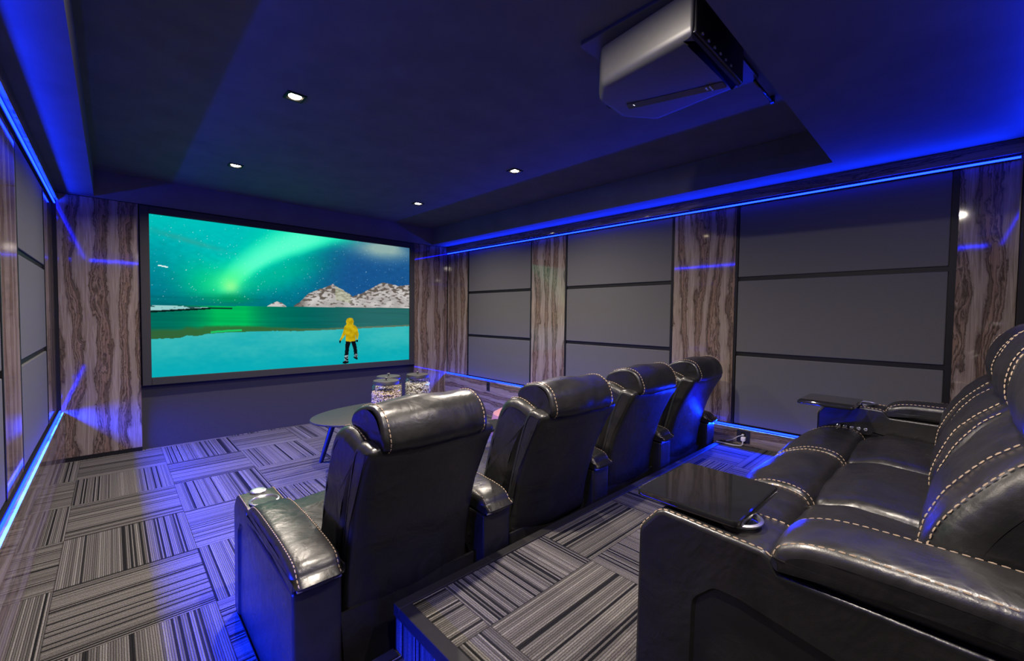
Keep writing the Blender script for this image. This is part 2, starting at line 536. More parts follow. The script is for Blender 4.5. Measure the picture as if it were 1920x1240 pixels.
# ------------------------------------------------------------------ room shell
mb = MB(); mb.box(-0.15, 3.95, Y_REAR - .1, 0.15, -0.1, 0); struct('floor', mb, CARPET)
mb = MB(); mb.box(-0.15, XL - 0.05, Y_REAR - .1, 0.15, 0, 2.6); struct('wall_left', mb, DARKWALL)
mb = MB(); mb.box(W + 0.05, 3.95, Y_REAR - .1, 0.15, 0, 2.6); struct('wall_right', mb, DARKWALL)
mb = MB(); mb.box(XL - 0.05, W + 0.05, 0.03, 0.15, 0, 2.6); struct('wall_front', mb, F_SCREENWALL)
mb = MB(); mb.box(XL - 0.05, W + 0.05, Y_REAR - .1, Y_REAR, 0, 2.6); struct('wall_rear', mb, DARKWALL)
mb = MB(); mb.box(XL - 0.05, W + 0.05, Y_REAR, 0.03, Z_CEIL, 2.6); struct('ceiling', mb, CEIL)
mb = MB(); mb.box(XL - 0.05, 0.231, Y_REAR, 0.03, Z_SOFF, Z_CEIL); struct('ceiling_soffit', mb, CEIL)
mb = MB(); mb.box(3.53, W + 0.05, Y_REAR, 0.03, Z_SOFF, Z_CEIL); struct('ceiling_soffit', mb, CEIL)
mb = MB(); mb.prism([(Y_REAR, Z_SOFF), (-4.445, Z_SOFF), (-4.355, Z_CEIL), (Y_REAR, Z_CEIL)], 'x', 0.231, 3.53); struct('ceiling_soffit', mb, CEIL)

# raised platform of the back row with its black nosing, and the step beside it
mb = MB(); mb.box(X_RISER, W + 0.05, Y_REAR, Y_RISER, 0, Z_RISER); struct('floor_riser', mb, CARPET_R)
mb = MB(); mb.box(XL - .05, X_RISER, Y_REAR, Y_RISER, 0, Z_STEP); struct('floor_step', mb, CARPET_R)
mb = MB()
mb.box(X_RISER - .006, W - .05, Y_RISER - .034, Y_RISER + .006, Z_RISER - .035, Z_RISER + .006, 0, .003)
mb.box(X_RISER - .006, X_RISER + .040, Y_REAR, Y_RISER - .034, Z_RISER - .035, Z_RISER + .006, 0, .003)
struct('trim_1', mb, TRIMEDGE)
mb = MB()
mb.box(XL, X_RISER - .006, Y_RISER - .034, Y_RISER + .006, Z_STEP - .035, Z_STEP + .005, 0, .003)
struct('trim_2', mb, TRIMEDGE)

# crowns and bases of glossy wood along the side walls
mb = MB(); mb.box(W - .026, W + .05, Y_REAR, -0.002, 2.133, Z_SOFF - .003, 0, .002); struct('trim_3', mb, W_HOR)
mb = MB(); mb.box(XL - .05, XL + .040, Y_REAR, -0.002, 2.133, Z_SOFF - .003, 0, .002); struct('trim_4', mb, W_HOR)
mb = MB(); mb.box(W - .042, W + .05, Y_REAR, -0.002, 0.0, 0.42, 0, .002); struct('baseboard_right', mb, W_HOR)
mb = MB(); mb.box(XL - .05, XL + .042, Y_REAR, -0.002, 0.012, 0.42, 0, .002); struct('baseboard_left', mb, W_HOR)
mb = MB(); mb.box(XL - .05, XL + .038, Y_REAR, -0.002, 0.0, 0.012); struct('trim_5', mb, BLACKTRIM)

# uprights of glossy wood between the fabric panels
k = 6
for (a, b) in ((-0.462, -0.004), (-2.142, -1.655), (-3.815, -3.328), (-5.21, -4.985)):
    mb = MB(); mb.box(W - .002, W + .05, a, b, 0.42, 2.133, 0, .0015); struct('trim_%d' % k, mb, W_RIGHT); k += 1
for (a, b) in ((-0.58, -0.004), (-2.235, -1.78), (-3.95, -3.50)):
    mb = MB(); mb.box(XL - .05, XL + .002, a, b, 0.42, 2.133, 0, .0015); struct('trim_%d' % k, mb, W_RIGHT); k += 1
# black edge strips beside each fabric column
for (a, b) in ((-0.482, -0.462), (-1.655, -1.635), (-2.162, -2.142), (-3.328, -3.308), (-3.835, -3.815), (-4.985, -4.957)):
    mb = MB(); mb.box(W - .003, W + .05, a, b, 0.42, 2.133); struct('trim_%d' % k, mb, BLACKTRIM); k += 1
for (a, b) in ((-0.600, -0.58), (-1.78, -1.76), (-2.255, -2.235), (-3.50, -3.48)):
    mb = MB(); mb.box(XL - .05, XL + .003, a, b, 0.42, 2.133); struct('trim_%d' % k, mb, BLACKTRIM); k += 1
# black return in the rear right corner
mb = MB(); mb.box(3.66, W + .05, Y_REAR, -5.212, 0.0, Z_SOFF); struct('trim_%d' % k, mb, BLACKTRIM); k += 1
# front wall uprights flanking the screen
mb = MB(); mb.box(XL + .026, 0.505, -0.002, 0.03, 0.035, 2.195, 0, .0015); struct('trim_%d' % k, mb, W_FRONT); k += 1
mb = MB(); mb.box(3.262, W - .012, -0.002, 0.03, 0.035, 2.195, 0, .0015); struct('trim_%d' % k, mb, W_FRONT); k += 1
for (a, b) in ((XL - .05, XL + .026), (W - .012, W + .05)):
    mb = MB(); mb.box(a, b, -0.001, 0.03, 0.0, 2.2); struct('trim_%d' % k, mb, BLACKTRIM); k += 1
for (a, b) in ((XL + .026, 0.505), (3.262, W - .012)):
    mb = MB(); mb.box(a, b, 0.0, 0.03, 0.0, 0.035); struct('trim_%d' % k, mb, BLACKTRIM); k += 1
mb = MB(); mb.box(XL - .05, W + .05, -0.001, 0.03, 2.2, Z_CEIL); struct('trim_%d' % k, mb, CEIL); k += 1

# fabric panels: three to a column, a black reveal between them
ROWS = ((0.442, 0.965, 'bottom'), (0.995, 1.535, 'middle'), (1.565, 2.104, 'top'))
COLS_R = ((-1.635, -0.482, 'nearest the screen'), (-3.308, -2.162, 'in the middle'), (-4.957, -3.835, 'behind the back sofa'))
COLS_L = ((-1.76, -0.60, 'nearest the screen'), (-3.48, -2.255, 'at the left edge'))
for side, cols in (('right', COLS_R), ('left', COLS_L)):
    for (a, b, where) in cols:
        for (z0, z1, row) in ROWS:
            mb = MB()
            if side == 'right': mb.box(W, W + .048, a + .002, b - .002, z0, z1, 0, .006, 3)
            else: mb.box(XL - .048, XL, a + .002, b - .002, z0, z1, 0, .006, 3)
            mb.build('acoustic_panel', F_PANEL, tags=('grey fabric panel, %s of the %s wall column %s' % (row, side, where), 'wall panel', 'grey fabric panels on the %s wall' % side))
# reveals
for side, cols in (('right', COLS_R), ('left', COLS_L)):
    for (a, b, where) in cols:
        mb = MB()
        for z0, z1 in ((0.965, 0.995), (1.535, 1.565)):
            if side == 'right': mb.box(W + .010, W + .05, a, b, z0, z1)
            else: mb.box(XL - .05, XL - .010, a, b, z0, z1)
        struct('trim_%d' % k, mb, BLACKTRIM); k += 1

# LED strips: a slim glowing diffuser in a black channel, with the strip's light thrown from it
LED_TOP_W, LED_BL_W, LED_BR_W, LED_REAR_W = 24.0, 300.0, 135.0, 22.0
def led(back, front, y0, y1, zc, up, label, axis='x', power=40.0, tilt=42, spread=116):
    """back/front: wall-side and room-side coordinate; up=1 throws light up and out, up=-1 down and out"""
    mb = MB()
    sg = 1 if front > back else -1
    h = .005
    x0, x1 = sorted((back, front - sg * .003))
    if axis == 'x': mb.box(x0, x1, y0, y1, zc - h, zc + h)
    else: mb.box(y0, y1, x0, x1, zc - h, zc + h)
    o = mb.build('led_strip', LEDG, tags=(label, 'LED strip', 'blue LED strips around the walls'))
    mb = MB()
    x0, x1 = sorted((back - sg * .002, back - sg * .026))
    z0, z1 = (zc - .008, zc + .023) if up > 0 else (zc - .012, zc + .008)
    if axis == 'x': mb.box(x0, x1, y0, y1, z0, z1)
    else: mb.box(y0, y1, x0, x1, z0, z1)
    mb.build('channel', BLACKTRIM, o)
    ld = bpy.data.lights.new('led_light', 'AREA'); ld.shape = 'RECTANGLE'
    ld.size = y1 - y0; ld.size_y = .004; ld.energy = power; ld.color = (.0015, .022, 1.0)
    ld.spread = math.radians(spread)
    ang = math.radians(tilt)
    lo = bpy.data.objects.new('led_light', ld); COL.objects.link(lo); lo.parent = o
    out = Vector((sg, 0, 0)) if axis == 'x' else Vector((0, sg, 0))
    run = Vector((0, 1, 0)) if axis == 'x' else Vector((1, 0, 0))
    nrm = out * math.cos(ang) + Vector((0, 0, 1)) * math.sin(ang)
    zz = -nrm; yy = zz.cross(run)
    cc = front + sg * .000; mid = (y0 + y1) / 2; zl = zc + (.005 if up > 0 else .0)
    pos = (cc, mid, zl) if axis == 'x' else (mid, cc, zl)
    lo.matrix_world = Matrix(((run.x, yy.x, zz.x, pos[0]), (run.y, yy.y, zz.y, pos[1]), (run.z, yy.z, zz.z, pos[2]), (0, 0, 0, 1)))
led(W - .016, W - .026, -5.20, -0.012, ZL_TOP, 1, 'glowing blue LED strip under the wooden crown of the right wall', power=LED_TOP_W)
led(XL + .016, XL + .026, -5.20, -0.012, ZL_TOP, 1, 'glowing blue LED strip under the wooden crown of the left wall', power=LED_TOP_W)
led(W - .018, W - .028, -5.20, -0.012, ZL_BOT, -1, 'glowing blue LED strip on the wooden base of the right wall', power=LED_BR_W, tilt=-26, spread=104)
led(XL + .018, XL + .028, -4.0, -0.012, ZL_BOT, -1, 'glowing blue LED strip on the wooden base of the left wall', power=LED_BL_W, tilt=-34, spread=94)
led(Y_REAR + .026, Y_REAR + .036, 0.05, 3.62, ZL_TOP, 1, 'glowing blue LED strip high on the rear wall behind the back sofa', 'y', power=LED_REAR_W)

# ------------------------------------------------------------------ projection screen
SX0, SX1, SZ0, SZ1 = 0.5766, 3.1818, 0.652, 2.123
scr = thing('projection_screen', (1.88, -0.002, 0.58), 'large framed projection screen showing green aurora over a snowy beach', 'screen')
mb = MB()
FX0, FX1, FZ0, FZ1 = 0.512, 3.246, 0.585, 2.186
def fbox(x0, x1, z0, z1): mb.box(x0, x1, -0.032, 0.029, z0, z1, 0, .004)
fbox(FX0, SX0, FZ0, FZ1); fbox(SX1, FX1, FZ0, FZ1); fbox(SX0, SX1, FZ0, SZ0); fbox(SX0, SX1, SZ1, FZ1)
mb.build('screen_frame', simple('black_velvet_frame', (.005, .0048, .005), 0.8), scr)

def lerp3(a, b, t): return tuple(a[i] + (b[i] - a[i]) * t for i in range(3))
def sstep(a, b, x):
    t = max(0, min(1, (x - a) / (b - a))); return t * t * (3 - 2 * t)
def s2l(c): return tuple(((v / 255) / 12.92 if v / 255 <= .04045 else ((v / 255 + .055) / 1.055) ** 2.4) for v in c)
def fbm(x, y, s=0.0, o=4):
    v, a, t = 0, .5, 0
    for i in range(o):
        v += a * mnoise.noise(Vector((x, y, s + i * 3.7))); t += a; a *= .5; x *= 2.03; y *= 2.03
    return v / t
def plin(x, pts):
    for (a, b), (c, d) in zip(pts, pts[1:]):
        if x <= c: return b + (d - b) * max(0, min(1, (x - a) / (c - a)))
    return pts[-1][1]
R1 = [(0.455, .454), (0.49, .505), (0.512, .551), (0.55, .585), (0.59, .612), (0.617, .640), (0.66, .600), (0.711, .549), (0.75, .575), (0.80, .625), (0.855, .678), (0.90, .668), (0.94, .655), (1.0, .672)]
R2 = [(0.358, .454), (0.375, .475), (0.396, .489), (0.412, .480), (0.43, .454)]
SH = [(0, .238), (0.08, .240), (0.10, .256), (0.13, .250), (0.155, .262), (0.212, .270), (0.30, .274), (0.395, .276), (0.48, .272), (0.657, .281), (0.8, .290), (1.0, .301)]
def in_poly(x, y, P):
    c = False
    for i in range(len(P)):
        (x1, y1), (x2, y2) = P[i - 1], P[i]
        if (y1 > y) != (y2 > y) and x < (x2 - x1) * (y - y1) / (y2 - y1) + x1: c = not c
    return c
HEAD = [(.681, .318), (.677, .345), (.682, .366), (.695, .376), (.709, .368), (.714, .345), (.711, .318)]
COAT = [(.681, .322), (.671, .306), (.664, .260), (.656, .222), (.648, .196), (.655, .189), (.664, .208), (.673, .232), (.676, .240), (.675, .186), (.694, .180), (.716, .182), (.722, .188), (.721, .232), (.727, .196), (.733, .197), (.737, .240), (.732, .280), (.724, .306), (.711, .320)]
PANTL = [(.676, .188), (.697, .184), (.699, .172), (.692, .130), (.688, .060), (.670, .060), (.673, .110)]
PANTR = [(.697, .184), (.721, .187), (.728, .130), (.731, .072), (.715, .072), (.711, .125), (.703, .165)]
GAITL = [(.670, .070), (.688, .072), (.688, .022), (.671, .020)]
GAITR = [(.715, .080), (.731, .080), (.731, .048), (.716, .050)]
BOOTL = [(.661, .010), (.664, .020), (.674, .024), (.688, .028), (.690, .008), (.676, .002), (.664, .004)]
BOOTR = [(.710, .052), (.718, .056), (.731, .046), (.733, .034), (.728, .028), (.714, .044)]
GLOVL = [(.646, .194), (.655, .190), (.653, .170), (.648, .172)]
GLOVR = [(.722, .190), (.734, .192), (.733, .176), (.724, .174)]
stars = [(rnd.random(), .47 + .53 * rnd.random(), rnd.random() ** 3) for _ in range(900)]
NXs, NYs = 520, 293
star_px = {}
for (u, v, bmag) in stars:
    star_px[(int(u * NXs), int(v * NYs))] = bmag
def picture(u, v):
    w1 = fbm(u * 6, v * 6, 1.0)
    w2 = fbm(u * 40, v * 40, 2.0)
    sh = plin(u, SH) + .004 * fbm(u * 60, 1, 3)
    # --- snow
    if v < sh:
        t = fbm(u * 5, v * 9, 5) + .35 * w2
        c = lerp3((6, 166, 178), (60, 186, 186), sstep(-.9, 1.0, t + (v - .12) * 4.0))
        c = lerp3(c, (0, 172, 186), .5 * sstep(.12, .0, v))
        for P, colr in ((BOOTL, (12, 16, 20)), (BOOTR, (12, 16, 20)), (PANTL, (10, 14, 22)), (PANTR, (10, 14, 22)), (GAITL, None), (GAITR, None), (GLOVL, (8, 10, 14)), (GLOVR, (8, 10, 14)), (COAT, 'y'), (HEAD, 'y')):
            if in_poly(u, v, P):
                if colr is None: c = (150, 170, 180) if fbm(u * 150, v * 150, 9) > .05 else (16, 22, 28)
                elif colr == 'y': c = lerp3((176, 146, 12), (206, 176, 24), sstep(-.3, .3, fbm(u * 45, v * 30, 4)))
                else: c = colr
        return c
    hz = .446 + .018 * u
    if v < hz:
        # --- sea
        g = math.exp(-((u - .235) / .085) ** 2) + .45 * math.exp(-((u - .235) / .2) ** 2)
        c = lerp3((0, 96, 92), (0, 184, 92), min(1, g * .85))
        c = lerp3(c, (0, 108, 92), .5 * sstep(.12, .0, u))
        c = lerp3(c, (52, 104, 102), .75 * sstep(.45, .8, u))
        st = fbm(u * 3, v * 60, 7)
        c = tuple(x * (1 + .14 * st) for x in c)
        wet = .055 * sstep(.62, .0, u) + .018
        tw = sstep(sh + wet, sh + wet * .55, v + .006 * fbm(u * 20, v * 40, 8))
        c = lerp3(c, lerp3((58, 98, 50), (104, 120, 96), sstep(.3, .8, u)), .85 * tw)
        if .17 < u < .27 and v < sh + .02: c = lerp3(c, (20, 235, 120), .8 * sstep(.012, 0, abs(v - sh - .010 - (u - .2) * .03)))
        if u < .17:
            top = .452 - u * .085; lo = .412 + u * .15
            if lo < v < top: c = (150, 205, 205) if fbm(u * 30, v * 60, 11) > -.12 else (40, 90, 88)
            elif lo - .012 < v <= lo: c = (6, 30, 26)
        elif u < .24 and abs(v - .432) < .005: c = (10, 60, 44)
        for P, colr in ((COAT, 'y'), (HEAD, 'y')):
            if in_poly(u, v, P):
                c = lerp3((176, 146, 12), (206, 176, 24), sstep(-.3, .3, fbm(u * 45, v * 30, 4)))
        return c
    # --- mountains
    for R in (R1, R2):
        if R[0][0] <= u <= R[-1][0]:
            rv = plin(u, R) + .010 * fbm(u * 70, 3, 13)
            if v < rv:
                rel = (v - hz) / max(.01, rv - hz)
                rk = fbm(u * 38 + v * 22, v * 55 - u * 18, 15)
                c = lerp3((168, 162, 160), (205, 200, 198), sstep(-.3, .3, fbm(u * 12, v * 12, 17)))
                thr = .17 - .34 * rel
                if rk > thr: c = lerp3(c, (84, 74, 66), .85 * sstep(thr, thr + .20, rk))
                if R is R1 and u < .53: c = lerp3(c, (70, 64, 58), .55 * sstep(.53, .47, u))
                if R is R1 and .63 < u < .70 and rel > .35: c = lerp3(c, (186, 190, 160), .6)
                return c
    # --- sky: deep blue, aurora sweeping up from the left centre
    c = lerp3((0, 112, 134), (24, 84, 142), sstep(.42, .72, u + .10 * (.7 - v)))
    c = lerp3(c, (40, 82, 136), .5 * sstep(.6, .45, v) * sstep(.5, .8, u))
    c = lerp3(c, (0, 166, 172), sstep(.62, .34, u) * sstep(.50, .72, v))
    c = lerp3(c, (0, 196, 190), .75 * math.exp(-((u - .17) / .22) ** 2) * math.exp(-((v - .78) / .25) ** 2))
    c = lerp3(c, (0, 118, 140), .75 * sstep(.22, .0, u) * sstep(1.0, .55, v))
    c = tuple(x * (1 + .10 * w2) for x in c)
    c = lerp3(c, (0, 200, 190), .6 * sstep(.62, .45, u) * sstep(.80, 1.0, v))
    # ridge of the bright sweep and its soft flanks
    core = plin(u, [(0.0, .40), (.20, .56), (.235, .615), (.27, .675), (.32, .75), (.38, .825), (.45, .895), (.53, .96), (.62, 1.03), (.75, 1.10), (1.0, 1.2)])
    d = (v - core) + .012 * w1
    lo_w = .060 + .06 * u; hi_w = .09 + .26 * u
    a = math.exp(-(d / lo_w) ** 2) if d < 0 else math.exp(-(d / hi_w) ** 2)
    a *= sstep(.15, .25, u) * sstep(1.0, .60, u)
    c = lerp3(c, (0, 230, 178), min(1, a * 1.15))
    c = lerp3(c, (92, 255, 206), .95 * min(1, max(0, a - .35) * 1.6) * sstep(.74, .5, u))
    low = math.exp(-((u - .33 - (v - .62) * .9) / .12) ** 2) * sstep(.46, .6, v) * sstep(.92, .7, v)
    c = lerp3(c, (0, 190, 136), .55 * low * (1 - min(1, a)))
    gl = math.exp(-((u - .17) / .09) ** 2) * math.exp(-((v - .60) / .13) ** 2)
    c = lerp3(c, (0, 214, 128), .65 * gl * (1 - min(1, a)))
    rt = math.exp(-((u - .225 - (v - .6) * .25) / .055) ** 2) * math.exp(-((v - .62) / .09) ** 2)
    c = lerp3(c, (70, 250, 150), min(.9, rt * .9))
    c = lerp3(c, (165, 255, 150), .7 * math.exp(-((u - .236) / .026) ** 2) * math.exp(-((v - .580) / .05) ** 2))
    sk = sstep(.545, .47, v) * sstep(.62, .10, u)
    c = lerp3(c, (0, 112, 112), .55 * sk)
    c = lerp3(c, (0, 84, 96), .55 * sk * sstep(-.05, .35, fbm(u * 3, v * 55, 19)))
    c = lerp3(c, (0, 150, 84), .7 * math.exp(-((u - .235) / .07) ** 2) * math.exp(-((v - .50) / .035) ** 2))
    # pale cloud, upper right
    cl = math.exp(-((u - .86) / .13) ** 2) * math.exp(-((v - .965 - .02 * w1) / .085) ** 2)
    c = lerp3(c, (158, 186, 176), min(.9, cl * (1.05 + .7 * w1)))
    c = lerp3(c, (84, 150, 138), .4 * math.exp(-((u - .10 - (.87 - v) * 1.2) / .06) ** 2) * math.exp(-((v - .865 + (u - .1) * .35) / .02) ** 2))
    # meteor
    m = abs((v - .685) + (u - .045) * .35)
    if .022 < u < .050 and m < .0035: c = (235, 255, 250)
    b = star_px.get((int(u * NXs), int(v * NYs)))
    if b is not None: c = lerp3(c, (205, 248, 248), .12 + .75 * b)
    return c
verts, faces, cols = [], [], []
for j in range(NYs + 1):
    for i in range(NXs + 1):
        u, v = i / NXs, j / NYs
        verts.append((SX0 + (SX1 - SX0) * u, -0.004, SZ0 + (SZ1 - SZ0) * v))
        cols.append(s2l(tuple(max(0, min(255, x)) for x in picture(min(u, .9999), min(v, .9999)))))
for j in range(NYs):
    for i in range(NXs):
        a = j * (NXs + 1) + i
        faces.append((a, a + 1, a + NXs + 2, a + NXs + 1))
me = bpy.data.meshes.new('picture')
off = scr.location
me.from_pydata([(x - off.x, y - off.y, z - off.z) for x, y, z in verts], [], faces)
ca = me.color_attributes.new('picture', 'FLOAT_COLOR', 'POINT')
ca.data.foreach_set('color', [q for c in cols for q in (*c, 1.0)])
pm = bpy.data.materials.new('projected_picture'); pm.use_nodes = True
nt = pm.node_tree; nt.nodes.clear()
oo = nt.nodes.new('ShaderNodeOutputMaterial'); em = nt.nodes.new('ShaderNodeEmission'); at = nt.nodes.new('ShaderNodeVertexColor')
at.layer_name = 'picture'; nt.links.new(at.outputs[0], em.inputs[0]); nt.links.new(em.outputs[0], oo.inputs[0])
PICTURE_EMIT = em
me.materials.append(pm)
po = bpy.data.objects.new('picture', me); COL.objects.link(po); po.parent = scr
po['label'] = 'bright projected picture of green aurora, snowy peaks and a walker in yellow'

# ------------------------------------------------------------------ ceiling spots
SPOTS = [((1.066, -2.48), 'second from the screen in the left pair'), ((1.063, -0.975), 'nearest the screen in the left pair'), ((2.722, -2.482), 'second from the screen in the right pair'), ((2.70, -1.02), 'nearest the screen in the right pair'),
         ((1.066, -3.95), None), ((0.75, -4.88), None), ((1.75, -4.98), None)]  # three lamps added out of view to light the back row
SPOT_W = 39.0
for i, ((x, y), w) in enumerate(SPOTS):
    z = Z_CEIL if y > -4.3 else Z_SOFF
    lab = 'small square recessed warm ceiling spotlight, %s' % w if w else 'added unseen warm ceiling spotlight lighting the rear of the room, number %s from the front' % ('one', 'two', 'three')[i - 4]
    t = thing('ceiling_spotlight', (x, y, z), lab, 'ceiling light', 'recessed ceiling spotlights')
    mb = MB()
    for a, b, c, d in ((-.048, .048, -.048, -.036), (-.048, .048, .036, .048), (-.048, -.036, -.036, .036), (.036, .048, -.036, .036)):
        mb.box(x + a, x + b, y + c, y + d, z - .006, z + .002)
    mb.build('frame', BLACKTRIM, t)
    mb = MB(); mb.lathe([(0.0, -.007), (.018, -.0065), (.029, -.004), (.033, .0), (.033, .002)], (x, y, z), 20)
    mb.build('lens', LAMP, t)
    ld = bpy.data.lights.new('spot_light', 'AREA'); ld.shape = 'DISK'; ld.size = .06; ld.energy = SPOT_W * (0.6 if y < -4.3 else 2.3 if y < -3.5 else 1.15)
    ld.color = (1.0, .88, .75); ld.spread = PI if y < -3.5 else math.radians(148)
    lo = bpy.data.objects.new('spot_light', ld); COL.objects.link(lo); lo.parent = t; lo.location = (0, 0, -.012)

# ------------------------------------------------------------------ projector
pj = thing('projector', (2.09, -4.08, Z_CEIL), 'big black projector hanging from the ceiling plate near the back row', 'projector')
mb = MB(); mb.prism(fillet([(1.80, -3.842), (1.80, -4.30), (2.62, -4.30), (2.62, -3.842)], .02), 'z', 2.412, Z_CEIL - .001)
mb.build('mounting_plate', simple('dark_mount_steel', (.028, .028, .034), .4), pj)
plan = fillet([(1.822, -4.325, .012), (2.315, -4.330, .012), (2.352, -3.915, .05), (2.20, -3.802, .08), (1.99, -3.812, .08), (1.872, -3.905, .05)], .03, 6)
n = len(plan)
mb = MB()
levels = [(2.411, 0), (2.285, 0), (2.268, -.003), (2.256, -.010), (2.250, -.022), (2.248, -.040)]
V_, F_ = [], []
for z, d in levels:
    for (x, y) in poly_offset(plan, d): V_.append((x, y, z))
for i in range(len(levels) - 1):
    for q in range(n): F_.append((i * n + q, i * n + (q + 1) % n, (i + 1) * n + (q + 1) % n, (i + 1) * n + q))
F_.append(tuple((len(levels) - 1) * n + q for q in range(n))); F_.append(tuple(range(n)))
mb.add(V_, F_, 0, True)
mb.build('housing', PROJ, pj)
mb = MB(); mb.prism(fillet([(2.085, -3.90), (2.135, -3.885), (2.262, -4.285), (2.205, -4.285)], .008), 'z', 2.2455, 2.252)
mb.build('control_strip', PROJ_D, pj)
mb = MB()
for q in range(5): mb.lathe([(0, -.004), (.0035, -.0035), (.0045, 0)], (2.205 + .014 * (q % 3), -4.235 + .016 * (q // 3), 2.2455), 10)
mb.build('buttons', STEEL, pj)
mb = MB(); mb.box(2.11, 2.122, -3.925, -3.921, 2.2448, 2.248); mb.build('status_light', emissive('white_status', (1, 1, 1), 1.2), pj)
mb = MB(); mb.box(1.834, 2.303, -4.333, -4.318, 2.262, 2.40, 0, .003); mb.build('connector_panel', PROJ_D, pj)
for q in range(6):
    mb = MB(); xx = 1.88 + q * .055
    mb.box(xx, xx + .012, -4.337, -4.332, 2.272, 2.280, 0, .001); mb.build('socket', STEEL, pj)
mb = MB(); mb.lathe([(.055, 0), (.06, .004), (.05, .008), (.0, .012)], (0, 0, 0), 24)
lens = MB(); lens.v = [(2.09 + p[0], -3.806 + p[2], 2.325 + p[1]) for p in mb.v]; lens.f = mb.f; lens.m = mb.m; lens.sm = mb.sm
lens.build('projection_lens', GLOSSB, pj)
mb = MB(); mb.tube([(2.60, -4.285, 2.404), (2.88, -4.285, 2.404)], .007); mb.box(2.87, 2.895, -4.295, -4.275, 2.396, Z_CEIL); mb.build('mount_arm', PROJ_D, pj)

# ------------------------------------------------------------------ recliner (front row)
# local frame: x across, y = 0 at the rear of the arms, +y forward, z up
Y0, PITCH, HW = -3.742, 0.698, 0.2785
ch0 = thing('recliner_chair', (0, 0, 0), 'tmp', 'chair', 'black leather recliners in the front row')
mb = MB(); mb.box(-HW + .004, HW - .004, .055, .70, .012, .27, 0, .02); mb.build('base', LEATHER, ch0)
# hanging flap at the back
mb = MB()
V_, F_ = [], []
nx_, nz_ = 24, 12
for j in range(nz_ + 1):
    for i in range(nx_ + 1):
        u, t = i / nx_, j / nz_
        x = (-HW + .012 + (2 * HW - .024) * u) * (1.0 - .06 * (1 - t))
        z = .02 + .285 * t
        y = .046 - .012 * math.sin(PI * u) * (1 - t) - .010 * math.sin(u * 9 + 2.2 * t) * (1 - t) * (.4 + u)
        V_.append((x, y, z))
for j in range(nz_):
    for i in range(nx_):
        a = j * (nx_ + 1) + i
        F_.append((a, a + 1, a + nx_ + 2, a + nx_ + 1))
m0 = len(V_)
V2 = [(x, y + .008, z) for x, y, z in V_]
F2 = [tuple(q + m0 for q in f[::-1]) for f in F_]
rim = [i for i in range(nx_ + 1)] + [j * (nx_ + 1) + nx_ for j in range(1, nz_ + 1)] + [nz_ * (nx_ + 1) + i for i in range(nx_ - 1, -1, -1)] + [j * (nx_ + 1) for j in range(nz_ - 1, 0, -1)]
F3 = [(rim[i], rim[(i + 1) % len(rim)], rim[(i + 1) % len(rim)] + m0, rim[i] + m0) for i in range(len(rim))]
mb.add(V_ + V2, F_ + F2 + F3, 0, True)
mb.build('back_skirt', LEATHER, ch0, wrinkle=(.004, 9))
# back shell
prof = resample(smooth_closed([(.062, .28), (.045, .42), (.002, .60), (-.060, .75), (-.106, .836), (-.088, .860), (-.02, .855), (.03, .74), (.09, .50), (.13, .28)], 4), .03)
mb = MB(); loft(mb, prof, -.250, .240, r=.022, bulge=.012, nx=12); mb.build('back_shell', LEATHER, ch0, wrinkle=(.002, 6))
# cushion in front of the shell, shoulders stitched
prof = resample(smooth_closed([(.30, .40), (.275, .55), (.225, .72), (.175, .825), (.115, .880), (.03, .885), (-.045, .858), (-.078, .825), (-.02, .76), (.035, .66), (.08, .52), (.12, .40)], 5), .022)
mb = MB(); loft(mb, prof, -HW + .030, HW - .034, r=.035, bulge=.010, nx=12, stitch=[.030], stitch_span=lambda y, z: z > .815 and y < .14)
mb.build('backrest_cushion', [LEATHER, STITCH], ch0, wrinkle=(.005, 8))
# head roll
prof = resample(smooth_closed([(.095, .900), (.078, .934), (.02, .963), (-.045, .974), (-.096, .952), (-.124, .905), (-.128, .866), (-.106, .846), (-.05, .858), (.02, .870), (.07, .876)], 5), .018)
tp = lambda y, z: 1.0 - .03 * max(0, min(1, (.91 - z) / .1))
mb = MB(); loft(mb, prof, -.214, .190, r=.013, bulge=.012, nx=14, stitch=[.022], taper=tp, stitch_span=lambda y, z: y < .06 and not (y > -.10 and z < .89))
mb.build('headrest', [LEATHER, STITCH], ch0, wrinkle=(.006, 9))
# seat and footrest
prof = resample(fillet([(.24, .27, .01), (.24, .40, .02), (.60, .435, .08), (.735, .425, .05), (.755, .36, .03), (.74, .27, .01)], .02), .03)
mb = MB(); loft(mb, prof, -HW + .003, HW - .003, r=.03, bulge=.015, nx=12); mb.build('seat_cushion', LEATHER, ch0, wrinkle=(.004, 8))
prof = resample(fillet([(.70, .06, .02), (.70, .33, .02), (.765, .36, .03), (.79, .30, .04), (.78, .06, .02)], .02), .03)
mb = MB(); loft(mb, prof, -HW + .003, HW - .003, r=.025, bulge=.008, nx=10); mb.build('footrest', LEATHER, ch0)

